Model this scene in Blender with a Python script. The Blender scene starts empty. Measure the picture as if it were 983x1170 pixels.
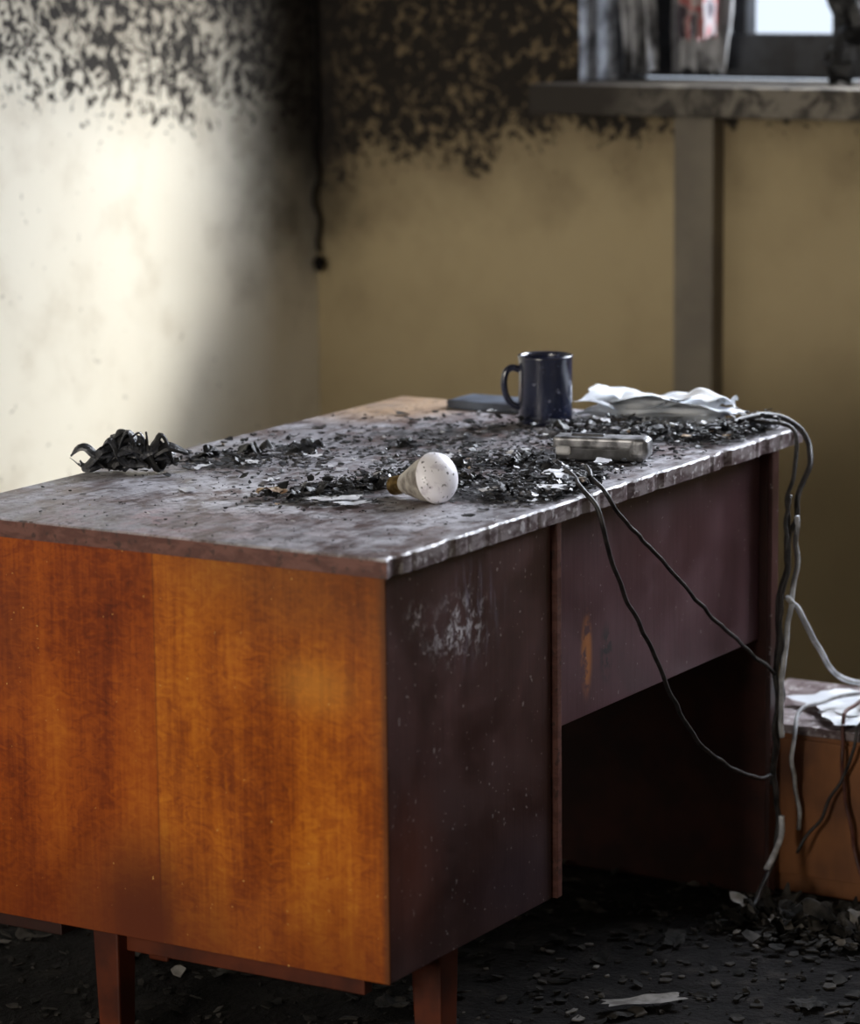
import bpy, bmesh, math, random
from mathutils import Vector, Matrix, noise as mnoise
random.seed(7)
scn=bpy.context.scene
COL=bpy.context.collection

# ---------------------------------------------------------------- node helpers
class NB:
    def __init__(s,name):
        s.m=bpy.data.materials.new(name); s.m.use_nodes=True
        s.nt=s.m.node_tree; s.nt.nodes.clear()
        s.out=s.nt.nodes.new("ShaderNodeOutputMaterial")
        s.b=s.nt.nodes.new("ShaderNodeBsdfPrincipled")
        s.nt.links.new(s.b.outputs[0],s.out.inputs[0])
        s.tc=s.nt.nodes.new("ShaderNodeTexCoord").outputs["Object"]
    def put(s,sock,v):
        if isinstance(v,bpy.types.NodeSocket): s.nt.links.new(v,sock)
        elif isinstance(v,(tuple,list)) and len(v)==3 and len(sock.default_value)==4: sock.default_value=(*v,1)
        else: sock.default_value=v
    def noise(s,scale=5,detail=3,rough=.55,dist=0,vec=None,sc=None,out="Fac"):
        n=s.nt.nodes.new("ShaderNodeTexNoise")
        v=vec or s.tc
        if sc: v=s.map(v,sc)
        s.nt.links.new(v,n.inputs["Vector"])
        n.inputs["Scale"].default_value=scale; n.inputs["Detail"].default_value=detail
        n.inputs["Roughness"].default_value=rough; n.inputs["Distortion"].default_value=dist
        return n.outputs[out]
    def map(s,v,sc,loc=(0,0,0)):
        n=s.nt.nodes.new("ShaderNodeMapping"); s.nt.links.new(v,n.inputs[0])
        n.inputs["Scale"].default_value=sc; n.inputs["Location"].default_value=loc; return n.outputs[0]
    def ma(s,op,a,b=0,c=None):
        n=s.nt.nodes.new("ShaderNodeMath"); n.operation=op; s.put(n.inputs[0],a); s.put(n.inputs[1],b)
        if c is not None: s.put(n.inputs[2],c)
        return n.outputs[0]
    def mr(s,v,a,b,c=0.0,d=1.0,smooth=True):
        n=s.nt.nodes.new("ShaderNodeMapRange"); n.interpolation_type='SMOOTHSTEP' if smooth else 'LINEAR'
        s.put(n.inputs[0],v)
        for i,x in enumerate((a,b,c,d)): s.put(n.inputs[i+1],x)
        return n.outputs[0]
    def mix(s,f,a,b,mode='MIX'):
        n=s.nt.nodes.new("ShaderNodeMixRGB"); n.blend_type=mode
        s.put(n.inputs[0],f); s.put(n.inputs[1],a); s.put(n.inputs[2],b); return n.outputs[0]
    def xyz(s):
        n=s.nt.nodes.new("ShaderNodeSeparateXYZ"); s.nt.links.new(s.tc,n.inputs[0]); return n.outputs
    def ramp(s,f,stops):
        n=s.nt.nodes.new("ShaderNodeValToRGB"); s.put(n.inputs[0],f); e=n.color_ramp.elements
        e[0].position=stops[0][0]; e[0].color=(*stops[0][1],1); e[1].position=stops[-1][0]; e[1].color=(*stops[-1][1],1)
        for p,c in stops[1:-1]:
            k=e.new(p); k.color=(*c,1)
        return n.outputs[0]
    def blob(s,c,r,soft=.3):
        v=s.nt.nodes.new("ShaderNodeVectorMath"); v.operation='SUBTRACT'; s.nt.links.new(s.tc,v.inputs[0]); v.inputs[1].default_value=c
        w=s.nt.nodes.new("ShaderNodeVectorMath"); w.operation='DIVIDE'; s.nt.links.new(v.outputs[0],w.inputs[0]); w.inputs[1].default_value=r
        l=s.nt.nodes.new("ShaderNodeVectorMath"); l.operation='LENGTH'; s.nt.links.new(w.outputs[0],l.inputs[0])
        return s.mr(l.outputs["Value"],soft,1.0,1.0,0.0)
    def bump(s,h,strength=.3,dist=.01):
        n=s.nt.nodes.new("ShaderNodeBump"); n.inputs["Strength"].default_value=strength; n.inputs["Distance"].default_value=dist
        s.put(n.inputs["Height"],h); s.nt.links.new(n.outputs[0],s.b.inputs["Normal"])
    def fin(s,col,rough=.6,metal=0,spec=None,coat=0):
        s.put(s.b.inputs["Base Color"],col); s.put(s.b.inputs["Roughness"],rough); s.put(s.b.inputs["Metallic"],metal)
        if spec is not None: s.put(s.b.inputs["Specular IOR Level"],spec)
        if coat: s.b.inputs["Coat Weight"].default_value=coat; s.b.inputs["Coat Roughness"].default_value=.25
        return s.m
def simple(name,c1,c2,scale=20,rough=.6,metal=0,bump=0,spec=.5,detail=4):
    n=NB(name); f=n.noise(scale,detail); 
    if bump: n.bump(f,bump,.004)
    return n.fin(n.mix(n.mr(f,.35,.65),c1,c2),rough,metal,spec)

# ---------------------------------------------------------------- mesh helpers
def mesh_obj(name,verts,faces,mats,parent=None,smooth=False,mi=None):
    me=bpy.data.meshes.new(name); me.from_pydata([tuple(v) for v in verts],[],faces)
    for m in (mats if isinstance(mats,list) else [mats]): me.materials.append(m)
    if mi: me.polygons.foreach_set("material_index",mi)
    if smooth: me.polygons.foreach_set("use_smooth",[True]*len(me.polygons))
    me.update(); o=bpy.data.objects.new(name,me); COL.objects.link(o)
    if parent: o.parent=parent
    return o
def empty(name):
    o=bpy.data.objects.new(name,None); COL.objects.link(o); return o
def box(name,x0,x1,y0,y1,z0,z1,mat,parent=None,bev=.0015):
    v=[(x,y,z) for x in (x0,x1) for y in (y0,y1) for z in (z0,z1)]
    f=[(0,1,3,2),(4,6,7,5),(0,4,5,1),(2,3,7,6),(0,2,6,4),(1,5,7,3)]
    o=mesh_obj(name,v,f,mat,parent)
    if bev:
        b=o.modifiers.new("bevel","BEVEL"); b.width=bev; b.segments=2
    return o
def catmull(pts,n=10):
    P=[Vector(p) for p in pts]; P=[P[0]*2-P[1]]+P+[P[-1]*2-P[-2]]; out=[]
    for i in range(1,len(P)-2):
        a,b,c,d=P[i-1:i+3]
        for k in range(n):
            t=k/n; out.append(.5*((2*b)+(c-a)*t+(2*a-5*b+4*c-d)*t*t+(3*b-a-3*c+d)*t**3))
    out.append(P[-2]); return out
def tube_data(pts,r,seg=8,n=10,wob=0,taper=None,flat=1.0):
    C=catmull(pts,n)
    if wob: C=[c+Vector((mnoise.noise(c*25)*wob,mnoise.noise(c*25+Vector((5,0,0)))*wob,mnoise.noise(c*25+Vector((0,9,0)))*wob)) for c in C]
    V=[];F=[]; T0=(C[1]-C[0]).normalized(); N=T0.orthogonal().normalized()
    for i,c in enumerate(C):
        T=(C[min(i+1,len(C)-1)]-C[max(i-1,0)]).normalized(); N=(N-T*N.dot(T)).normalized(); B=T.cross(N)
        rr=r*(taper(i/(len(C)-1)) if taper else 1)
        for k in range(seg):
            a=2*math.pi*k/seg; V.append(c+N*math.cos(a)*rr+B*math.sin(a)*rr*flat)
    for i in range(len(C)-1):
        for k in range(seg):
            F.append((i*seg+k,i*seg+(k+1)%seg,(i+1)*seg+(k+1)%seg,(i+1)*seg+k))
    F.append(tuple(range(seg))[::-1]); F.append(tuple(range((len(C)-1)*seg,len(C)*seg)))
    return V,F
def tube(name,pts,r,mat,parent=None,**k):
    V,F=tube_data(pts,r,**k); return mesh_obj(name,V,F,mat,parent,True)
def lathe(name,prof,M,mats,seg=48,parent=None,mi=None):
    V=[];F=[];I=[]
    for r,z in prof:
        for k in range(seg):
            a=2*math.pi*k/seg; V.append(M@Vector((r*math.cos(a),r*math.sin(a),z)))
    for i in range(len(prof)-1):
        for k in range(seg):
            F.append((i*seg+k,i*seg+(k+1)%seg,(i+1)*seg+(k+1)%seg,(i+1)*seg+k)); I.append(mi[i] if mi else 0)
    F.append(tuple(range(seg))[::-1]); I.append(I[0]); F.append(tuple(range((len(prof)-1)*seg,len(prof)*seg))); I.append(I[-2])
    return mesh_obj(name,V,F,mats,parent,True,I)
class Bag:
    def __init__(s): s.V=[];s.F=[];s.I=[]
    def add(s,V,F,mi=0):
        o=len(s.V); s.V+=V; s.F+=[tuple(i+o for i in f) for f in F]; s.I+=[mi]*len(F)
    def obj(s,name,mats,smooth=False,parent=None): return mesh_obj(name,s.V,s.F,mats,parent,smooth,s.I)
    def flake(s,c,size,mi=0,tilt=.5,th=.0015,curl=.3):
        n=random.randint(5,8); R=Matrix.Rotation(random.uniform(0,6.28),4,'Z')@Matrix.Rotation(random.gauss(0,tilt),4,'X')
        asp=random.uniform(.35,1); top=[]
        for k in range(n):
            a=2*math.pi*k/n+random.uniform(-.25,.25); r=size*random.uniform(.55,1)
            x,y=r*math.cos(a),r*math.sin(a)*asp; z=curl*random.uniform(-.1,1)*abs(r)*random.random()
            top.append(Vector((x,y,z)))
        cen=Vector((0,0,random.uniform(0,.3)*size*curl))
        pts=[R@p for p in top]+[R@cen]
        mn=min(p.z for p in pts)
        T=Vector(c)-Vector((0,0,mn-th))
        V=[p+T for p in pts]+[p+T-Vector((0,0,th)) for p in pts]
        F=[(k,(k+1)%n,n) for k in range(n)]+[((k+1)%n+n+1,k+n+1,2*n+1) for k in range(n)]+[(k,k+n+1,(k+1)%n+n+1,(k+1)%n) for k in range(n)]
        s.add(V,F,mi)
    def rock(s,c,size,mi=0,flat=.6,sub=1):
        bm=bmesh.new(); bmesh.ops.create_icosphere(bm,subdivisions=sub,radius=1)
        off=Vector((random.random()*50,random.random()*50,0)); R=Matrix.Rotation(random.uniform(0,6.28),4,'Z')
        sx,sy=random.uniform(.6,1.1),random.uniform(.5,1)
        V=[]
        for v in bm.verts:
            p=v.co*(1+.7*mnoise.noise(v.co*1.7+off)+(.25*mnoise.noise(v.co*4+off) if sub>1 else 0)); p=R@Vector((p.x*sx*size,p.y*sy*size,p.z*size*flat)); V.append(p)
        mn=min(p.z for p in V); V=[p+Vector(c)-Vector((0,0,mn*.9)) for p in V]
        F=[tuple(v.index for v in f.verts) for f in bm.faces]; bm.free(); s.add(V,F,mi)
    def sheet(s,c,w,d,amp,mi=0,rz=0,freq=12,n=14,ragged=.15,rx=0,ry=0,ridge=1.6):
        seed=Vector((random.random()*90,random.random()*90,random.random()*90)); R=Matrix.Rotation(rz,4,'Z')@Matrix.Rotation(rx,4,'X')@Matrix.Rotation(ry,4,'Y')
        P=[]
        for i in range(n+1):
            for j in range(n+1):
                u,v=i/n-.5,j/n-.5
                e=1-ragged*(.5+mnoise.noise(Vector((math.atan2(v,u)*2,0,0))+seed))*min(1,2*max(abs(u),abs(v)))
                x,y=u*w*e,v*d*e
                q=Vector((x*freq,y*freq,0))+seed
                z=amp*(abs(mnoise.noise(q))*ridge+.5*mnoise.noise(q*2.7))
                x+=amp*.6*mnoise.noise(q+Vector((7,3,1))); y+=amp*.6*mnoise.noise(q+Vector((2,8,4)))
                P.append(R@Vector((x,y,z)))
        mn=min(p.z for p in P); b=Vector(c)
        P=[p+b-Vector((0,0,mn)) for p in P]
        F=[(i*(n+1)+j,(i+1)*(n+1)+j,(i+1)*(n+1)+j+1,i*(n+1)+j+1) for i in range(n) for j in range(n)]
        s.add(P,F,mi)

# ================================================================ MATERIALS
def wall_mat(name,side):
    n=NB(name); x,y,z=n.xyz()
    big=n.noise(2.2,3); mid=n.noise(7,4); fine=n.noise(60,3)
    spots=n.noise(42,3,.6,.9); patch=n.noise(11,3,.6,.3)
    if side=='left':
        base=n.mix(big,(.66,.61,.50),(.76,.73,.63))
        base=n.mix(n.mr(mid,.45,.75,0,.4),base,(.44,.38,.29))
        edge=n.ma('ADD',n.ma('MULTIPLY',n.ma('SUBTRACT',big,.5),.18),z)
        edge=n.ma('ADD',edge,n.ma('MULTIPLY',n.ma('SUBTRACT',x,1.8),.12))
        d=n.mr(edge,1.03,1.27)
        thr=n.ma('ADD',n.mr(d,0,1,.80,.465,False),n.ma('MULTIPLY',n.ma('SUBTRACT',patch,.5),-.34))
        m=n.mr(n.ma('SUBTRACT',spots,thr),-.03,.05)
        haze=n.mr(edge,1.06,1.42,0,.72)
        corner=n.ma('MULTIPLY',n.mr(n.ma('ADD',x,n.ma('MULTIPLY',mid,.2)),2.02,2.44),n.mr(n.ma('ADD',z,n.ma('MULTIPLY',mid,.3)),.80,1.25))
        few=n.ma('MULTIPLY',n.mr(spots,.67,.73),.6)
        col=n.mix(haze,base,(.20,.165,.115))
        col=n.mix(few,col,(.12,.10,.08))
    else:
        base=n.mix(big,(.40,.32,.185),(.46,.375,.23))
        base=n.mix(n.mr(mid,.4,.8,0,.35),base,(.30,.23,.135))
        low=n.ma('ADD',n.ma('MULTIPLY',n.ma('SUBTRACT',1.666,y),.12),.975)
        e=n.ma('SUBTRACT',n.ma('ADD',z,n.ma('MULTIPLY',n.ma('SUBTRACT',mid,.5),.24)),low)
        d=n.mr(e,-.07,.15)
        thr=n.ma('ADD',n.mr(d,0,1,.82,.40,False),n.ma('MULTIPLY',n.ma('SUBTRACT',patch,.5),-.34))
        m=n.mr(n.ma('SUBTRACT',spots,thr),-.05,.07)
        haze=n.mr(e,-.14,.18,0,.84)
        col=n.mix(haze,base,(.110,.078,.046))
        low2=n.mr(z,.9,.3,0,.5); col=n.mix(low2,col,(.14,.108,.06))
        corner=n.ma('MULTIPLY',n.mr(n.ma('ADD',y,n.ma('MULTIPLY',mid,.12)),1.56,1.73),n.mr(n.ma('ADD',z,n.ma('MULTIPLY',mid,.3)),.85,1.25))
    col=n.mix(n.ma('MULTIPLY',m,.96),col,(.014,.012,.011))
    col=n.mix(n.ma('MULTIPLY',corner,.93),col,(.018,.015,.013))
    n.bump(n.ma('ADD',fine,n.ma('MULTIPLY',m,.6)),.15,.004)
    return n.fin(col,.85,0,.2)
M_wl=wall_mat("soot_plaster_left",'left'); M_wb=wall_mat("soot_plaster_back",'back')
M_plain=simple("dingy_plaster",(.30,.25,.17),(.22,.18,.12),3,.9)
M_ceil=simple("sooty_ceiling",(.05,.045,.04),(.12,.1,.08),3,.9)
def floor_mat():
    n=NB("ash_floor"); f=n.noise(14,6,.65,.4); g=n.noise(90,3)
    col=n.ramp(f,[(.3,(.003,.0028,.0028)),(.55,(.009,.008,.008)),(.7,(.024,.021,.019)),(.85,(.055,.050,.045))])
    n.bump(n.ma('ADD',f,n.ma('MULTIPLY',g,.3)),.8,.02); return n.fin(col,.95,0,.1)
M_floor=floor_mat()
def sill_mat():
    n=NB("sooty_sill"); x,y,z=n.xyz(); f=n.noise(18,4,.6,.6); h=n.noise(6,3)
    c=n.mix(n.mr(f,.42,.60),(.05,.044,.038),(.20,.18,.15))
    k=n.mr(n.ma('ADD',y,n.ma('MULTIPLY',h,.3)),.70,1.15)
    return n.fin(n.mix(k,c,(.026,.021,.017)),.7,0,.3)
M_sill=sill_mat()
M_col=simple("grey_painted_boxing",(.20,.175,.135),(.15,.13,.105),5,.8)
M_frame=simple("scorched_window_frame",(.008,.009,.013),(.025,.028,.036),25,.5)
M_reveal=simple("sooty_reveal_plaster",(.06,.06,.07),(.38,.40,.44),16,.85)
M_char=simple("char_black",(.003,.003,.0035),(.018,.018,.020),80,.5,0,.6,.5)
M_char2=simple("char_sheen",(.012,.013,.016),(.055,.058,.070),120,.30,0,.6,.7)
M_matte=simple("soot_matte",(.006,.005,.005),(.014,.012,.011),40,.95,0,0,.1)
M_ash=simple("ash_grey",(.08,.08,.085),(.28,.28,.30),60,.85,0,.4)
M_ashw=simple("ash_white",(.50,.50,.53),(.78,.78,.80),40,.7,0,.2)
M_tan=simple("splintered_wood",(.25,.15,.09),(.50,.40,.28),60,.7,0,.4)
M_rub=simple("dark_rubble",(.005,.0048,.0045),(.020,.018,.016),40,.9,0,.5,.2)
M_rub2=simple("grey_rubble",(.012,.011,.010),(.050,.045,.040),30,.9,0,.5,.2)
M_rub3=simple("pale_rubble",(.08,.072,.065),(.20,.19,.18),30,.9,0,.4,.2)

def wood_left():
    n=NB("orange_veneer"); x,y,z=n.xyz()
    grain=n.noise(1,5,.65,.3,sc=(40,190,10)); fig=n.noise(1,4,.6,1.4,sc=(10,42,80)); blot=n.noise(3.6,3,.5,.5); blot2=n.noise(1,3,.5,.4,sc=(3,12,2.0))
    t=n.ma('ADD',n.ma('MULTIPLY',blot,.34),n.ma('ADD',n.ma('MULTIPLY',blot2,.36),n.ma('ADD',n.ma('MULTIPLY',grain,.22),n.ma('MULTIPLY',fig,.30))))
    col=n.ramp(t,[(.44,(.12,.018,.002)),(.55,(.28,.058,.003)),(.64,(.46,.118,.005)),(.78,(.66,.23,.014))])
    leaf=n.mr(y,.371,.375)
    col=n.mix(n.ma('MULTIPLY',leaf,.65),col,n.mix(1,col,(.66,.40,.30),'MULTIPLY'))
    seam=n.ma('MULTIPLY',n.mr(n.ma('ABSOLUTE',n.ma('SUBTRACT',y,.373)),.0,.0020,1,0),.5)
    col=n.mix(seam,col,(.05,.01,.003))
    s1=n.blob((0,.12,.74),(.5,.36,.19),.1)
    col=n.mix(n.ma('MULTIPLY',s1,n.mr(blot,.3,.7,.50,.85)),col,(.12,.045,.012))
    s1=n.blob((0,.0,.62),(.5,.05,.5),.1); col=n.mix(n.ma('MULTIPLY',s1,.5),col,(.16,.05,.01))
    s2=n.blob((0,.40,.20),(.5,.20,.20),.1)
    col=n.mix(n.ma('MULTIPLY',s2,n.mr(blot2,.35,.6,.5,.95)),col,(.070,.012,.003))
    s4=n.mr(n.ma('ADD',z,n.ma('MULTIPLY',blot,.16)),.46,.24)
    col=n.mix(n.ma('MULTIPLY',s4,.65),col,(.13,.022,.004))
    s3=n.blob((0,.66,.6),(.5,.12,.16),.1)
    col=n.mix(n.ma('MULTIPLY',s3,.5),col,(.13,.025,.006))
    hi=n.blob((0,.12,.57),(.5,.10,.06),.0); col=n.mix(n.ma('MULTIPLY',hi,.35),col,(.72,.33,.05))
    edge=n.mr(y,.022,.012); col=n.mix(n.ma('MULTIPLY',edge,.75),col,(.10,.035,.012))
    specks=n.mr(n.noise(170,1),.78,.81); col=n.mix(specks,col,(.7,.4,.12))
    n.bump(grain,.08,.002)
    return n.fin(col,n.mr(blot,.3,.7,.38,.6),0,.3)
M_wl_o=wood_left()
def wood_side(name,panel):
    n=NB(name); x,y,z=n.xyz()
    g=n.noise(1,4,.6,.3,sc=(110,40,7)); b=n.noise(7,4,.6,.5); f=n.noise(45,3)
    if panel:
        col=n.mix(n.mr(b,.35,.65),(.080,.032,.042),(.125,.058,.072))
        col=n.mix(n.mr(z,.62,.72,0,.6),col,(.05,.024,.033))
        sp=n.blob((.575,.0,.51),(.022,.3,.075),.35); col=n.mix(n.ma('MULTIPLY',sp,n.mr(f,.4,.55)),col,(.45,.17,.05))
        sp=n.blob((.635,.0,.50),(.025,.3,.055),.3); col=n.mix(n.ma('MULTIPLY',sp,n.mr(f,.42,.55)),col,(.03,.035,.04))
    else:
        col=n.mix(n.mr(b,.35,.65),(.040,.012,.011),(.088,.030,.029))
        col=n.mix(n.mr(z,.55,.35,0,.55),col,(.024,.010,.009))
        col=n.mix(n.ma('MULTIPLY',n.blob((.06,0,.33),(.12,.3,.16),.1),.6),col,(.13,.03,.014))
        col=n.mix(n.ma('MULTIPLY',n.blob((.38,0,.24),(.2,.3,.12),.1),.5),col,(.05,.035,.05))  # purple sheen at lower right, painted into the varnish colour
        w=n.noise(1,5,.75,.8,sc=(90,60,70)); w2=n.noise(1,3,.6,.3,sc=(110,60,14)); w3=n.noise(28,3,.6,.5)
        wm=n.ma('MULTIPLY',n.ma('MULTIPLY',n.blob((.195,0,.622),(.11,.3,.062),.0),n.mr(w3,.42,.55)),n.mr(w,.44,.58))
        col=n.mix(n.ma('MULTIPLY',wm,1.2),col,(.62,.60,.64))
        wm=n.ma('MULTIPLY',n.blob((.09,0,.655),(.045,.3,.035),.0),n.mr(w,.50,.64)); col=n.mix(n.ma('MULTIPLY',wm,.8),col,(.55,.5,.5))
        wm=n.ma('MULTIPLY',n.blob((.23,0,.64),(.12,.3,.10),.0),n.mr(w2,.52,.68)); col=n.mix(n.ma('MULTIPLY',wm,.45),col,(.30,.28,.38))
    col=n.mix(n.mr(n.noise(130,1),.72,.76,0,.6),col,(.4,.36,.36))
    col=n.mix(n.ma('MULTIPLY',n.mr(g,.45,.7),.35),col,n.mix(1,col,(.5,.45,.45),'MULTIPLY'))
    n.bump(n.ma('ADD',g,n.ma('MULTIPLY',f,.5)),.12,.002)
    return n.fin(col,n.mr(b,.3,.7,.34,.5),0,.6)
M_side=wood_side("maroon_varnish_side",False); M_panel=wood_side("maroon_varnish_panel",True)
def top_mat():
    n=NB("burnt_dusty_desktop"); x,y,z=n.xyz()
    b=n.noise(7,5,.65,.3); m=n.noise(22,5,.68,.2); f=n.noise(75,4,.65,.2); g=n.noise(1,5,.65,.3,sc=(5,80,40)); ff=n.noise(230,2,.6)
    wood=n.mix(n.mr(g,.35,.65),(.075,.040,.035),(.17,.105,.095))
    dust=n.mix(n.mr(m,.35,.65),(.25,.24,.26),(.48,.47,.51))
    cover=n.ma('ADD',n.ma('MULTIPLY',b,.40),n.ma('ADD',n.ma('MULTIPLY',m,.35),n.ma('MULTIPLY',g,.25)))
    col=n.mix(n.mr(cover,.41,.55,.15,1.0),wood,dust)
    col=n.mix(n.ma('MULTIPLY',n.blob((.30,.40,.75),(.26,.24,.3),.0),n.mr(m,.42,.60,.0,.65)),col,(.82,.81,.85))
    red=n.blob((.08,.40,.75),(.18,.36,.3),.1); col=n.mix(n.ma('MULTIPLY',red,n.mr(m,.46,.60,0,.55)),col,(.28,.12,.10))
    col=n.mix(n.mr(f,.52,.66,0,.5),col,(.08,.070,.074))
    tan=n.blob((1.22,.70,.75),(.34,.20,.3),.35)
    col=n.mix(n.ma('MULTIPLY',tan,n.mr(m,.3,.6,.4,.9)),col,(.42,.28,.17))
    c=n.ma('MAXIMUM',n.blob((.50,.13,.75),(.20,.16,.3),.2),n.blob((.80,.18,.75),(.26,.19,.3),.25))
    c=n.ma('MAXIMUM',c,n.blob((1.10,.18,.75),(.20,.25,.3),.3))
    c=n.ma('MAXIMUM',c,n.ma('MULTIPLY',n.blob((.85,.46,.75),(.36,.30,.3),.1),.76))
    c=n.ma('MAXIMUM',c,n.ma('MULTIPLY',n.blob((.52,.62,.75),(.20,.17,.3),.1),.70))
    c=n.ma('MAXIMUM',c,n.ma('MULTIPLY',n.blob((.38,.30,.75),(.15,.14,.3),.1),.78))
    c=n.ma('MAXIMUM',c,.20)
    cm=n.mr(n.ma('ADD',c,n.ma('ADD',n.ma('MULTIPLY',n.ma('SUBTRACT',m,.5),2.2),n.ma('MULTIPLY',n.ma('SUBTRACT',f,.5),1.6))),.40,.85)
    col=n.mix(n.ma('MULTIPLY',cm,.92),col,(.014,.013,.015))
    for sc_,t in ((40,.66),(110,.66)):
        sp=n.mr(n.noise(sc_,2,.5,.6),t,t+.05); col=n.mix(n.ma('MULTIPLY',sp,.75),col,(.03,.025,.028))
    col=n.mix(n.mr(ff,.65,.70,0,.6),col,(.8,.79,.83))
    n.bump(n.ma('ADD',n.ma('MULTIPLY',f,.6),n.ma('MULTIPLY',m,.8)),.40,.005)
    return n.fin(col,n.mr(m,.35,.65,.32,.55),0,.55)
M_top=top_mat()
def edge_mat(name,a,b_,c):
    n=NB(name); f=n.noise(1,4,.6,.5,sc=(25,25,60)); h=n.noise(70,3)
    col=n.mix(n.mr(f,.4,.6),a,b_); col=n.mix(n.mr(h,.56,.66),col,c); n.bump(h,.3,.003)
    return n.fin(col,.5)
M_edgeS=edge_mat("worn_edge_strip",(.09,.055,.06),(.27,.23,.24),(.56,.53,.55))
M_edgeL=edge_mat("brown_edge_strip",(.10,.034,.026),(.16,.065,.05),(.06,.025,.02))
M_dkwood=simple("dark_underframe_wood",(.020,.004,.002),(.05,.010,.004),12,.5)
M_inner=simple("dark_inner_panel",(.030,.006,.004),(.06,.013,.008),12,.5)
M_leg=simple("leg_wood",(.05,.009,.003),(.11,.021,.005),14,.45)

# ================================================================ ROOM
XB,YL,XF,YR,ZC=2.4,1.666,-4.4,-2.9,2.95
TH=.3; WY0,WY1=-1.9,1.025; WT=2.75
def wall_with_hole(name,axis,pos,th,a0,a1,z0,z1,ha0,ha1,hz0,hz1,mats):
    bag=Bag()
    def bx(p0,p1,q0,q1,r0,r1):
        V=[Vector((p,q,r)) if axis=='x' else Vector((q,p,r)) for p in (p0,p1) for q in (q0,q1) for r in (r0,r1)]
        bag.add(V,[(0,1,3,2),(4,6,7,5),(0,4,5,1),(2,3,7,6),(0,2,6,4),(1,5,7,3)],0)
    p0,p1=min(pos,pos+th),max(pos,pos+th)
    bx(p0,p1,a0,ha0,z0,z1); bx(p0,p1,ha1,a1,z0,z1); bx(p0,p1,ha0,ha1,z0,hz0); bx(p0,p1,ha0,ha1,hz1,z1)
    return bag.obj(name,mats)
wall_with_hole("wall_back",'x',XB,TH,YR-.2,YL+.2,0,ZC,WY0,WY1,1.225,WT,[M_wb])
box("wall_left",XF-.2,XB,YL,YL+.2,0,ZC,M_wl,bev=0)
box("wall_right",XF-.2,XB,YR-.2,YR,0,ZC,M_plain,bev=0)
wall_with_hole("wall_front",'x',XF,-.2,YR,YL,0,ZC,-.7,1.3,.9,2.3,[M_plain])
box("floor",XF-.2,XB+TH,YR-.2,YL+.2,-.1,0,M_floor,bev=0)
box("ceiling",XF-.2,XB+TH,YR-.2,YL+.2,ZC,ZC+.1,M_ceil,bev=0)
bag=Bag()
V=[Vector(v) for v in [(XB+.002,1.024,1.232),(XB+TH,1.024,1.232),(XB+TH,1.024,WT),(XB+.002,1.024,WT)]]; bag.add(V,[(0,1,2,3)])
bag.obj("trim_1",[M_reveal])
box("window_sill",XB-.13,XB+.22,-1.95,1.07,1.172,1.231,M_sill,bev=.004)
win=empty("window_1")
XW=XB+.24
for i,(y0,y1) in enumerate([(1.0,.89),(.80,.766),(.575,.50),(-.25,-.32),(-1.05,-1.12),(-1.83,-1.9)]):
    box("stile_%d"%(i+1),XW,XW+.05,min(y0,y1),max(y0,y1),1.232,WT-.01,M_frame,win,.003)
box("rail_bottom",XW-.01,XW+.06,-1.89,1.0,1.2325,1.322,M_frame,win,.004)
box("rail_top",XW,XW+.05,-1.89,1.0,WT-.06,WT-.005,M_frame,win,.003)
box("trim_2",XB-.05,XB,.697,.784,0,1.168,M_col,bev=.003)
# burnt conduit in the corner
b=Bag(); V,F=tube_data([(2.382,1.652,ZC-.01),(2.386,1.650,2.1),(2.380,1.652,1.6),(2.386,1.650,1.2),(2.381,1.650,1.0),(2.386,1.649,.86)],.0045,8,10,wob=.010); b.add(V,F)
b.rock((2.376,1.646,.822),.018,0,1.0,2); b.rock((2.366,1.640,.820),.012,0,.8,2)
b.obj("burnt_wall_conduit",[M_matte],True)
win2=empty("window_2")
for i,y in enumerate((-.7,.27,1.25)): box("stile_%d"%(i+1),XF-.12,XF-.07,y,y+.05,.9,2.3,M_plain,win2,.003)
for i,z in enumerate((.9,2.25)): box("rail_%d"%(i+1),XF-.12,XF-.07,-.7,1.3,z,z+.05,M_plain,win2,.003)

def rag(name,y0,y1,ztop,zbot,x,mats,seed,taper=.3,folds=4):
    V=[];F=[];I=[];nu,nv=26,22
    for j in range(nv+1):
        t=j/nv; z=ztop+(zbot-ztop)*t; w=1-taper*t
        for i in range(nu+1):
            u=i/nu; yy=(y0+y1)/2+(u-.5)*(y1-y0)*w+.012*mnoise.noise(Vector((seed,z*5,0)))
            xx=x+.018*math.sin(u*folds*6.28+seed+2*mnoise.noise(Vector((u*2,z*3,seed))))+.02*mnoise.noise(Vector((u*5,z*6,seed)))
            zz=z+ (.03*abs(mnoise.noise(Vector((u*6,seed,1)))) if j==nv else 0)
            V.append((xx,yy,zz))
    for j in range(nv):
        for i in range(nu):
            F.append((j*(nu+1)+i,j*(nu+1)+i+1,(j+1)*(nu+1)+i+1,(j+1)*(nu+1)+i)); I.append(0)
    return mesh_obj(name,V,F,mats,None,True,I)
M_rag=simple("sooty_cloth",(.03,.03,.035),(.50,.51,.54),11,.9)
def redrag():
    n=NB("patterned_cloth"); w=n.noise(1,2,.5,1.5,sc=(10,16,7))
    return n.fin(n.ramp(w,[(.40,(.08,.07,.09)),(.48,(.56,.52,.54)),(.53,(.50,.07,.065)),(.62,(.62,.57,.57))]),.85)
rag("curtain_rag",.995,.875,2.2,1.240,XB+.08,M_rag,3.1,.35,3)
rag("curtain_rag.001",.855,.765,2.2,1.31,XB+.11,redrag(),8.3,.2,3)
rag("curtain_rag.002",.90,.765,1.95,1.240,XB+.18,M_rag,5.2,.05,4)
b=Bag(); 
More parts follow.
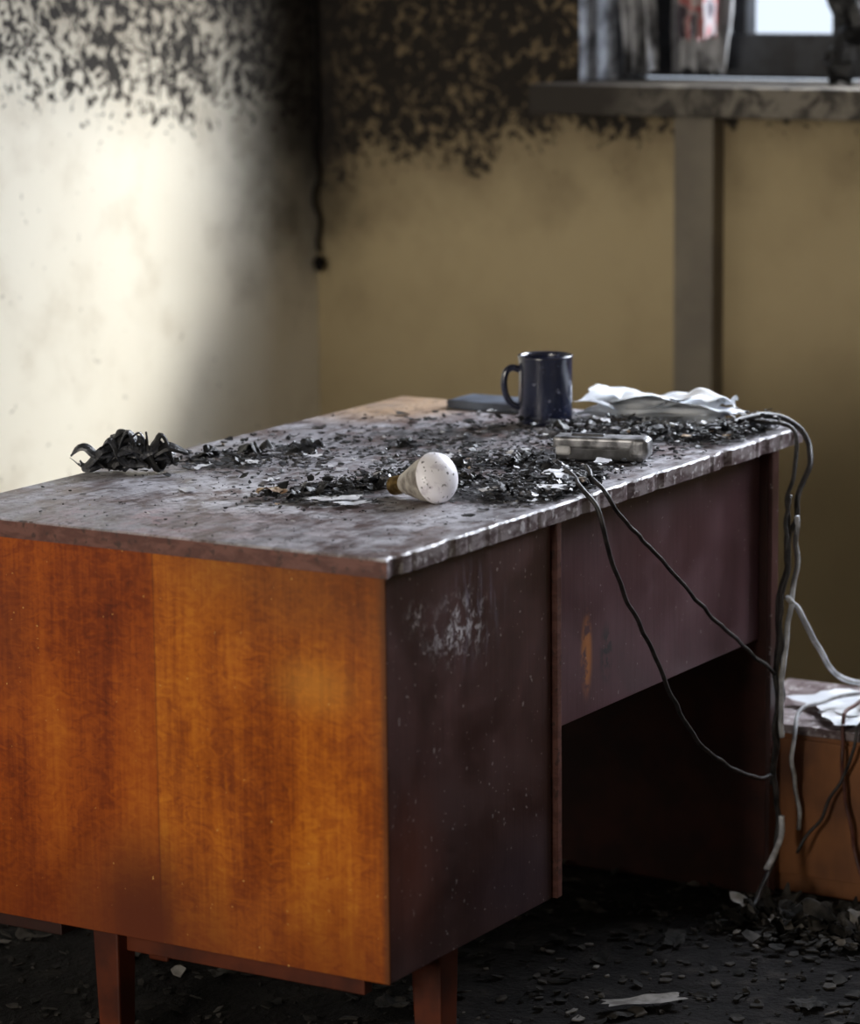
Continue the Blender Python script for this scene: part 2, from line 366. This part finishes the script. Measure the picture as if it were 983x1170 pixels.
for k in range(26): b.rock((XB+.10+random.uniform(-.05,.05),.485-random.uniform(0,.14),1.2315+k*.008),random.uniform(.03,.05),0,1.1,2)
b.obj("charred_bundle",[M_char])

# ================================================================ DESK
desk=empty("desk"); L,W=1.2576,.75; ZS=.7241
box("pedestal_body",.014,.452,.028,.74,.1843,ZS,M_dkwood,desk,.001)
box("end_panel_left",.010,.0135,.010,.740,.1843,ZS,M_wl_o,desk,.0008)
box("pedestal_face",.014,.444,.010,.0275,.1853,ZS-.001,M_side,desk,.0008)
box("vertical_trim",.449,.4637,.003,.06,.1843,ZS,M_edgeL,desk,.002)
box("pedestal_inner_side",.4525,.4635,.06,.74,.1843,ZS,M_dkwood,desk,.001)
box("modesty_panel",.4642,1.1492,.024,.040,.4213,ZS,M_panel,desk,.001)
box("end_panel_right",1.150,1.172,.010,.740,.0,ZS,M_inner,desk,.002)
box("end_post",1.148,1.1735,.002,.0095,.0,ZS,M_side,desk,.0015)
box("back_panel",.4642,1.1492,.70,.712,.30,ZS,M_dkwood,desk,.001)
N=160; outl=[]
for i in range(N+1):
    x=L*i/N; c=max(0,mnoise.noise(Vector((x*22,0,0)))-.12)*.014+max(0,mnoise.noise(Vector((x*90,4,0)))-.2)*.005
    outl.append((x,c))
loop=outl+[(L,W)]+[(0,W)]
V=[];ins=.0015
for (x,y) in loop: V.append((x,y,ZS+.0005))
for k,(x,y) in enumerate(loop): V.append((x,y,.7482-(random.uniform(0,.002) if k<=N else 0)))
for k,(x,y) in enumerate(loop):
    V.append((min(max(x,ins),L-ins),min(y+ins+ (random.uniform(0,.002) if k<=N else 0),W-ins),.75))
n=len(loop);F=[];I=[]
for k in range(n):
    k2=(k+1)%n; mi=1 if k<N else 2
    F.append((k,k2,n+k2,n+k)); I.append(mi); F.append((n+k,n+k2,2*n+k2,2*n+k)); I.append(0)
F.append(tuple(range(2*n,3*n))); I.append(0); F.append(tuple(range(n))[::-1]); I.append(2)
mesh_obj("desktop",V,F,[M_top,M_edgeS,M_edgeL],desk,False,I)
def leg(name,x,y,s=.044):
    V=[(x+a*(1 if z else .8),y+b_*(1 if z else .8),z) for z in (0,.184) for a,b_ in ((0,0),(s,0),(s,s),(0,s))]
    o=mesh_obj(name,V,[(3,2,1,0),(4,5,6,7),(0,1,5,4),(1,2,6,5),(2,3,7,6),(3,0,4,7)],M_leg,desk)
    bv=o.modifiers.new("b","BEVEL"); bv.width=.003; bv.segments=2
leg("leg_1",.055,.482); leg("leg_2",.20,.047,.05); leg("leg_3",.40,.65); leg("leg_4",.40,.170)
box("stretcher_1",.075,.095,.09,.482,.138,.184,M_leg,desk)
box("stretcher_2",.03,.10,.56,.71,.160,.184,M_dkwood,desk)

# ================================================================ OBJECTS ON DESK
ZT=.7505
def mug_mat():
    n=NB("navy_enamel"); f=n.noise(70,3); g=n.noise(8,3)
    col=n.mix(n.mr(g,.35,.7),(.006,.008,.024),(.014,.020,.055)); col=n.mix(n.mr(f,.66,.72,0,.6),col,(.25,.27,.34))
    return n.fin(col,n.mr(f,.4,.6,.10,.25),0,.7,.6)
M_mug=mug_mat()
mug=empty("coffee_mug"); mc=Vector((1.098,.381,ZT)); MC=Matrix.Translation(mc)
H=.111;R=.0435
prof=[(.001,0),(R-.006,0),(R-.002,.002),(R-.0005,.006),(R,.012),(R,H-.010),(R+.001,H-.004),(R+.0012,H-.001),(R-.0005,H),(R-.0035,H-.001),(R-.004,H-.006),(R-.004,.012),(R-.008,.006),(.001,.005)]
lathe("mug_body",prof,MC,[M_mug],64,mug)
d=Vector((-.60,.80,0)).normalized(); c0=mc
hp=[c0+d*(R-.003)+Vector((0,0,.087)),c0+d*(R+.010)+Vector((0,0,.091)),c0+d*(R+.020)+Vector((0,0,.084)),c0+d*(R+.0235)+Vector((0,0,.066)),c0+d*(R+.020)+Vector((0,0,.046)),c0+d*(R+.011)+Vector((0,0,.032)),c0+d*(R-.003)+Vector((0,0,.026))]
tube("mug_handle",hp,.0056,M_mug,mug,seg=12,n=8)
bulb=empty("light_bulb")
rb=.0365
ax=Vector((-.24,-.97,0)).normalized(); cen=Vector((.380,.147,ZT+rb+.0005)); basec=cen-ax*.088; basec.z=ZT+.0155
zax=(cen-basec).normalized(); q=zax.to_track_quat('Z','Y').to_matrix().to_4x4(); MB=Matrix.Translation(basec)@q
Ld=(cen-basec).length
def bulb_mat():
    n=NB("sooty_white_plastic"); f=n.noise(150,3); g=n.noise(45,4,.65,.6)
    col=n.mix(n.mr(g,.50,.66,0,.5),(.95,.93,.98),(.48,.43,.50)); col=n.mix(n.mr(f,.62,.68,0,.9),col,(.06,.05,.055))
    return n.fin(col,.35,0,.5)
M_bulb=bulb_mat(); M_bbody=simple("scorched_bulb_body",(.20,.17,.15),(.58,.54,.48),50,.45,.1,.2); M_brass=simple("tarnished_brass",(.22,.14,.05),(.55,.38,.16),60,.35,.9)
prof=[(.001,-.014),(.006,-.014),(.0085,-.010),(.0125,-.008)]
mi=[2,2,2]
for k in range(6): prof+=[(.0135,-.006+k*.0036),(.0122,-.004+k*.0036)]; mi+=[2,2]
prof+=[(.0150,.018),(.0165,.022),(.0210,.034),(.0290,.054),(.0345,Ld-.016),(.0365,Ld-.012)]; mi+=[1,1,1,1,1,1]
prof+=[(.0358,Ld-.011)]; mi+=[0]
for a in range(0,91,10):
    t=math.radians(a); prof.append((max(.0005,rb*.985*math.cos(t)),Ld-.010+.024*math.sin(t))); mi.append(0)
lathe("bulb_shell",prof,MB,[M_bulb,M_bbody,M_brass],56,bulb,mi[:len(prof)-1])
M_gm=simple("scorched_grey_metal",(.09,.09,.095),(.42,.42,.44),45,.4,.4,.2); M_gd=simple("device_underside",(.02,.02,.022),(.09,.09,.1),40,.5,.2)
dev=empty("stapler")
def rbox(name,c,lx,ly,lz,rz,mat,parent,bev,rx=0):
    M=Matrix.Translation(c)@Matrix.Rotation(rz,4,'Z')@Matrix.Rotation(rx,4,'X')
    V=[M@Vector((x*lx/2,y*ly/2,z*lz/2)) for x in (-1,1) for y in (-1,1) for z in (-1,1)]
    o=mesh_obj(name,V,[(0,1,3,2),(4,6,7,5),(0,4,5,1),(2,3,7,6),(0,2,6,4),(1,5,7,3)],mat,parent,False)
    b=o.modifiers.new("b","BEVEL"); b.width=bev; b.segments=3; return o
rz=math.atan2(-.141,.037); cx,cy=.810,.125
dd=Vector((math.cos(rz),math.sin(rz),0)); cc=Vector((cx,cy,ZT))
rbox("device_top_shell",cc+Vector((0,0,.028)),.142,.036,.018,rz,M_gm,dev,.005,.05)
rbox("device_base",cc+Vector((0,0,.0105)),.135,.032,.020,rz,M_gd,dev,.003)
rbox("device_end_cap",cc+Vector((0,0,.021))+dd*.060,.030,.040,.031,rz,M_gm,dev,.008)
rbox("device_slider",cc+Vector((0,0,.036))-dd*.02,.05,.012,.008,rz,M_gd,dev,.002)
rbox("device_front_highlight",cc+Vector((0,0,.016))-dd*.058-Vector((.855,.518,0))*.012,.024,.020,.014,rz,M_ashw,dev,.004)  # no real part: white block modelled as the highlight low on the left end
rbox("notebook",(1.205,.53,ZT+.0075),.085,.15,.014,0,simple("blue_grey_cover",(.03,.035,.05),(.10,.12,.16),14,.5),None,.002)
M_pap=simple("singed_paper",(.66,.70,.76),(.93,.95,.98),9,.7)
b=Bag()
for k in range(6):
    b.sheet((1.190+random.uniform(-.008,.008),.232+random.uniform(-.015,.015),ZT+.001+k*.005),.108,.265,.012+.0016*k,0,random.uniform(-.12,.12),8,26,.15,ry=random.uniform(-.06,.0),ridge=1.4)
b.sheet((1.205,.15,ZT+.026),.09,.12,.026,0,.3,11,20,.25); b.sheet((1.205,.26,ZT+.028),.09,.14,.016,0,-.2,9,20,.2)
b.obj("crumpled_papers",[M_pap],True)

b=Bag()
bsp=Vector((basec.x,basec.y,0)); 
def inside(x,y): return .012<x<L-.012 and .012<y<W-.012
def blocked(x,y,s):
    p=Vector((x,y,0))
    if (x-mc.x)**2+(y-mc.y)**2<(.047+s)**2: return True
    a=bsp-ax*.02; bb=Vector((cen.x,cen.y,0))+ax*.03; t=max(0,min(1,(p-a).dot(bb-a)/(bb-a).length_squared))
    if (p-(a+(bb-a)*t)).length<.036+s: return True
    q_=p-Vector((cx,cy,0)); 
    if abs(q_.dot(dd))<.078+s and abs(q_.dot(Vector((-dd.y,dd.x,0))))<.030+s: return True
    if 1.155-s<x and .44-s<y<.62+s: return True
    if 1.125-s<x and .090-s<y<.375+s: return True
    return False
def scat(cx_,cy_,sx,sy,n,smin,smax,w=(7,4,1.8,.45,.08),tilt=.3,pile=0):
    for _ in range(n):
        x,y=random.gauss(cx_,sx),random.gauss(cy_,sy)
        s=random.uniform(smin,smax)*random.uniform(.4,1)
        if not inside(x,y) or blocked(x,y,s): continue
        mi=random.choices(range(5),w)[0]; z=ZT+random.uniform(0,pile)
        if random.random()<.75: b.flake((x,y,z),s,mi,tilt,.001,.35)
        else: b.rock((x,y,z),s*.4,mi,.6)
scat(.33,.35,.05,.04,260,.003,.013,pile=.007)
scat(.43,.29,.06,.035,460,.003,.014,pile=.018)
scat(.47,.07,.05,.040,520,.003,.015,pile=.016)
scat(.56,.06,.06,.035,440,.003,.015,pile=.015)
scat(.64,.20,.08,.08,460,.003,.014,pile=.012)
scat(.72,.25,.09,.09,360,.003,.013,pile=.009)
scat(.86,.08,.12,.05,260,.003,.013,pile=.009)
scat(.90,.22,.09,.05,300,.003,.013,pile=.010)
scat(1.06,.16,.045,.12,800,.004,.016,pile=.020)
scat(1.16,.055,.06,.025,420,.004,.015,pile=.024)
scat(1.03,.33,.06,.08,180,.004,.013,pile=.006)
scat(.58,.58,.08,.08,360,.004,.016,(7,4,2,.5,.1),.25,.004)
scat(.85,.48,.16,.12,340,.003,.016,(7,3,2,.5,.1),.2)
scat(.6,.4,.35,.25,520,.001,.005,(5,3,2,1,.1),.3)
scat(.25,.25,.2,.2,200,.001,.0035,(5,3,2,1,.1),.3)
for (x,y,s,rz_) in [(.315,.335,.055,.3),(.36,.345,.060,1.2),(.40,.335,.055,2.2),(.47,.31,.055,2.),(.50,.26,.055,1.),(.53,.20,.05,.2),(.53,.09,.055,.5),(.50,.05,.05,.9),(.60,.05,.06,1.5),(.66,.13,.055,.8),(.71,.22,.06,.2),(.62,.28,.05,1.7),(.98,.30,.05,.8),(1.05,.12,.06,.4),(1.06,.20,.05,1.),(1.16,.045,.05,1.4),(.60,.62,.05,.4),(.66,.56,.05,1.4),(.54,.66,.045,.4),(.78,.46,.04,.9),(1.045,.30,.05,.9),(1.20,.05,.05,.3),(1.08,.08,.06,.9),(.44,.30,.06,.9),(.47,.10,.05,.9)]:
    b.sheet((x,y,ZT),s,s*.7,.013,random.choice((0,0,1,2)),rz_,38,12,.4)
    b.sheet((x+.012,y-.01,ZT+.004),s*.8,s*.6,.015,random.choice((0,0,1)),rz_+1,42,11,.4,rx=random.uniform(-.2,.2))
for (x,y,w_,d_,r_,z_) in [(.312,.285,.085,.042,-1.0,.006),(.30,.245,.055,.03,-.6,.004),(.50,.035,.055,.05,.4,.014),(.57,.06,.05,.035,1.,.016),(.62,.10,.055,.035,.2,.014),(.43,.03,.03,.02,.2,.006),(.52,.56,.05,.03,.5,.004),(.62,.52,.045,.02,1.5,.004),(.70,.33,.04,.025,.7,.006),(.56,.45,.03,.02,.7,.002),(.47,.62,.05,.02,.2,.002),(.75,.09,.04,.03,.2,.010),(.30,.52,.04,.02,.9,.001),(.42,.46,.045,.02,.3,.001)]:
    b.sheet((x,y,ZT+z_),w_,d_,.003,3,r_,20,6,.4)
b.sheet((.300,.378,ZT+.008),.050,.030,.010,4,-.9,40,10,.3); b.sheet((.303,.374,ZT+.001),.04,.03,.016,0,-.9,40,10,.3)
# twisted burnt roll at far left
lf=Vector((-.518,.855,0)); fw=Vector((.855,.518,0)); c0=Vector((.395,.688,ZT))
def P(a,f_,z): return c0+lf*a+fw*f_+Vector((0,0,z*1.3))
tw=Bag()
prof_t=lambda t:.35+.9*math.sin(math.pi*min(1,t*1.05+.02))**.7
rnd=random.Random(3)
for k in range(28):
    a0=rnd.uniform(-.070,.03); ln=rnd.uniform(.035,.09); env=lambda a:.044*max(.25,1-((a+.005)/.085)**2)
    pts=[]
    for j in range(4):
        a=a0+ln*j/3; pts.append(P(a,rnd.uniform(-.014,.016),.004+rnd.random()*env(a)))
    V,F=tube_data(pts,rnd.uniform(.004,.0085),7,8,wob=.012,taper=prof_t,flat=rnd.uniform(.25,.5)); tw.add(V,F,rnd.choice((0,1,1)))
V,F=tube_data([P(.03,0,.016),P(.055,-.006,.018),P(.075,-.002,.028),P(.086,.0,.018)],.007,8,9,wob=.01,taper=prof_t,flat=.5); tw.add(V,F,1)
V,F=tube_data([P(-.03,0,.014),P(-.055,-.008,.026),P(-.078,-.002,.022)],.008,8,9,wob=.012,taper=prof_t,flat=.5); tw.add(V,F,0)
for k in range(12): tw.sheet(P(rnd.uniform(-.06,.04),rnd.uniform(-.01,.012),rnd.uniform(0,.012)),.040,.025,.012,k%2,rnd.uniform(0,3),50,9,.3,rx=rnd.uniform(-.6,.6))
for k,v in enumerate(tw.V):
    if v.z<ZT+.0005: tw.V[k]=Vector((v.x,v.y,ZT+.0005))
o=len(b.V); b.V+=tw.V; b.F+=[tuple(i+o for i in f) for f in tw.F]; b.I+=tw.I
b.obj("charred_debris",[M_char,M_char2,M_ash,M_ashw,M_tan])

# ================================================================ CABLES
M_blk=simple("black_cable_rubber",(.008,.008,.009),(.04,.035,.035),60,.5); M_wht=simple("sooty_white_cable",(.34,.35,.38),(.66,.68,.72),40,.5)
M_brn=simple("brown_cable",(.05,.015,.012),(.12,.04,.03),40,.5)
cb=empty("tangled_cables")
tube("black_cord_1",[(.60,.07,.768),(.57,.04,.766),(.527,.004,.758),(.520,-.022,.738),(.526,-.03,.70),(.59,-.03,.60),(.66,-.03,.523),(.745,-.03,.415),(.832,-.03,.328),(.95,-.03,.262),(1.02,-.03,.232),(1.097,-.03,.219)],.0034,M_blk,cb,wob=.004)
tube("black_cord_2",[(.66,.07,.768),(.60,.03,.766),(.565,-.004,.757),(.562,-.02,.740),(.60,-.03,.70),(.70,-.03,.635),(.830,-.03,.543),(.97,-.03,.455),(1.093,-.032,.382)],.0032,M_blk,cb,wob=.004)
tube("black_cord_3",[(1.10,.05,.774),(1.16,.04,.776),(1.215,.022,.768),(1.235,-.012,.745),(1.215,-.03,.705),(1.165,-.032,.640),(1.135,-.03,.56),(1.118,-.03,.48),(1.096,-.032,.382),(1.10,-.033,.30),(1.100,-.033,.21),(1.112,-.033,.12),(1.07,-.04,.085),(1.03,-.045,.060),(.98,-.05,.03)],.0046,M_blk,cb,wob=.006)
tube("black_cord_4",[(1.15,.04,.770),(1.19,-.002,.760),(1.185,-.022,.73),(1.150,-.026,.66),(1.140,-.028,.60),(1.128,-.024,.50),(1.108,-.024,.40),(1.112,-.026,.30),(1.106,-.026,.20)],.0034,M_blk,cb,wob=.007)
tube("black_cord_5",[(1.150,-.034,.66),(1.122,-.034,.60),(1.115,-.034,.50),(1.104,-.034,.44),(1.112,-.034,.36),(1.090,-.034,.30),(1.098,-.034,.24)],.0034,M_blk,cb,wob=.01)
tube("white_cord_1",[(1.150,-.037,.625),(1.160,-.037,.58),(1.154,-.037,.535),(1.130,-.037,.46),(1.106,-.04,.40),(1.096,-.04,.34),(1.104,-.04,.28)],.0044,M_wht,cb,wob=.004)
tube("white_cord_2",[(1.128,-.036,.50),(1.165,-.04,.47),(1.21,-.05,.41),(1.275,-.06,.345),(1.36,-.10,.318),(1.44,-.20,.310)],.0046,M_wht,cb,wob=.003)
tube("white_cord_3",[(1.36,-.16,.312),(1.30,-.07,.308),(1.21,-.03,.302),(1.165,-.035,.275),(1.150,-.035,.235),(1.165,-.035,.19),(1.175,-.036,.15),(1.178,-.036,.11)],.0034,M_wht,cb,wob=.004)
tube("white_cord_4",[(1.05,-.04,.078),(1.075,-.04,.093),(1.108,-.038,.118),(1.108,-.038,.15)],.0050,M_wht,cb)
tube("brown_cord",[(1.30,-.10,.312),(1.20,-.10,.300),(1.172,-.11,.24),(1.176,-.12,.15),(1.177,-.14,.07),(1.170,-.16,.012)],.0032,M_brn,cb,wob=.006)
tube("brown_cord_2",[(1.25,-.15,.312),(1.183,-.14,.296),(1.170,-.12,.22),(1.165,-.08,.14),(1.150,-.05,.08)],.0028,M_blk,cb,wob=.008)

# ================================================================ BOX + FLOOR DEBRIS
def boxwood():
    n=NB("box_veneer"); g=n.noise(1,4,.6,.4,sc=(30,40,8)); b_=n.noise(6,3)
    return n.fin(n.mix(n.mr(b_,.35,.65),n.mix(g,(.17,.06,.02),(.36,.14,.045)),(.10,.036,.016)),.5)
M_bw=boxwood()
cab=empty("low_cabinet")
box("carcass",1.195,1.48,-.48,.12,.0,.262,M_bw,cab,.002)
box("top_board",1.188,1.485,-.485,.125,.263,.278,M_edgeS,cab,.002)
box("front_board",1.190,1.1945,-.476,.116,.03,.255,M_bw,cab,.001)
b=Bag()
for k in range(8): b.sheet((1.30+random.uniform(-.03,.03),-.10+random.uniform(-.08,.07),.2785+k*.0015),.17,.14,.006,0,random.uniform(0,3),14,12,.25)
b.obj("paper_scraps",[M_pap])
b=Bag()
Wd=(9,5,.6,.02)
for _ in range(6000):
    x,y=random.uniform(-.2,2.3),random.uniform(-.9,1.6)
    if 1.15<x<1.5 and -.5<y<.75: continue
    if x>1.5 and y<1.2 and random.random()<.7: continue
    s=random.uniform(.003,.014)*random.uniform(.4,1.2); mi=random.choices(range(4),Wd)[0]
    if random.random()<.7: b.flake((x,y,.001),s*1.3,mi,.3,.002,.3)
    else: b.rock((x,y,0),s*.6,mi,.6)
for _ in range(600):
    x,y=random.gauss(1.03,.07),random.gauss(-.17,.10)
    if x>1.13 : continue
    s=random.uniform(.004,.018); b.flake((x,y,random.uniform(0,.02)),s,random.choices(range(4),(7,4,1.2,.1))[0],.4,.002,.5)
for _ in range(34):
    x,y=random.uniform(.98,1.08),random.uniform(-.34,-.04)
    b.sheet((x,y,.004),random.uniform(.05,.10),random.uniform(.04,.08),.032,random.choice((0,0,0,1,1,2)),random.uniform(0,3),22,16,.35,rx=random.uniform(-.3,.3))
for _ in range(50):
    x,y=random.uniform(0,1.08),random.uniform(-.5,1.2)
    b.sheet((x,y,.003),random.uniform(.03,.09),random.uniform(.02,.06),.010,random.choice((0,0,1,1)),random.uniform(0,3),24,9,.4)
b.sheet((.56,-.075,.012),.14,.05,.006,2,-.7,8,10,.3)
b.obj("floor_rubble",[M_rub,M_rub2,M_rub3,M_ashw])

# ================================================================ LIGHT
def area(name,loc,direction,sx,sy,power,col):
    l=bpy.data.lights.new(name,'AREA'); l.shape='RECTANGLE'; l.size=sx; l.size_y=sy; l.energy=power; l.color=col
    o=bpy.data.objects.new(name,l); COL.objects.link(o); o.location=loc; o.rotation_euler=Vector(direction).to_track_quat('-Z','Z').to_euler(); return o
area("window_daylight",(XB+TH+.05,-.43,1.99),(-1,0,0),2.9,1.5,400,(.86,.91,1.0))
area("window_daylight.001",(XF-.15,.3,1.6),(1,0,-.05),1.9,1.35,165,(1.0,.92,.80))
s=bpy.data.lights.new("low_sun",'SUN'); s.energy=4.0; s.angle=math.radians(12); s.color=(1,.97,.91)
so=bpy.data.objects.new("low_sun",s); COL.objects.link(so)
dirv=Vector((-.53*.80,.85*.80,-.60)); so.rotation_euler=dirv.to_track_quat('-Z','Y').to_euler(); so.location=(4,-3,4)
w=bpy.data.worlds.new("sky"); scn.world=w; w.use_nodes=True
bg=w.node_tree.nodes["Background"]; bg.inputs[0].default_value=(.75,.85,1,1); bg.inputs[1].default_value=1.2

# ================================================================ CAMERA
yaw,pitch,roll=.5446,.1778,-.0100
f=Vector((math.cos(yaw)*math.cos(pitch),math.sin(yaw)*math.cos(pitch),-math.sin(pitch)))
r=Vector((math.sin(yaw),-math.cos(yaw),0)); u=r.cross(f)
c_,s_=math.cos(roll),math.sin(roll); r2=c_*r+s_*u; u2=-s_*r+c_*u
cd=bpy.data.cameras.new("camera"); cd.sensor_fit='HORIZONTAL'; cd.sensor_width=36; cd.lens=3653.1/983*36
cam=bpy.data.objects.new("camera",cd); COL.objects.link(cam)
M=Matrix((( r2.x,u2.x,-f.x,-3.36),(r2.y,u2.y,-f.y,-2.0999),(r2.z,u2.z,-f.z,1.5225),(0,0,0,1)))
cam.matrix_world=M; cd.clip_end=50
cd.dof.use_dof=True; cd.dof.focus_distance=4.6; cd.dof.aperture_fstop=3.8
scn.camera=cam
scn.view_settings.view_transform='Standard'; scn.view_settings.look='None'; scn.view_settings.exposure=0
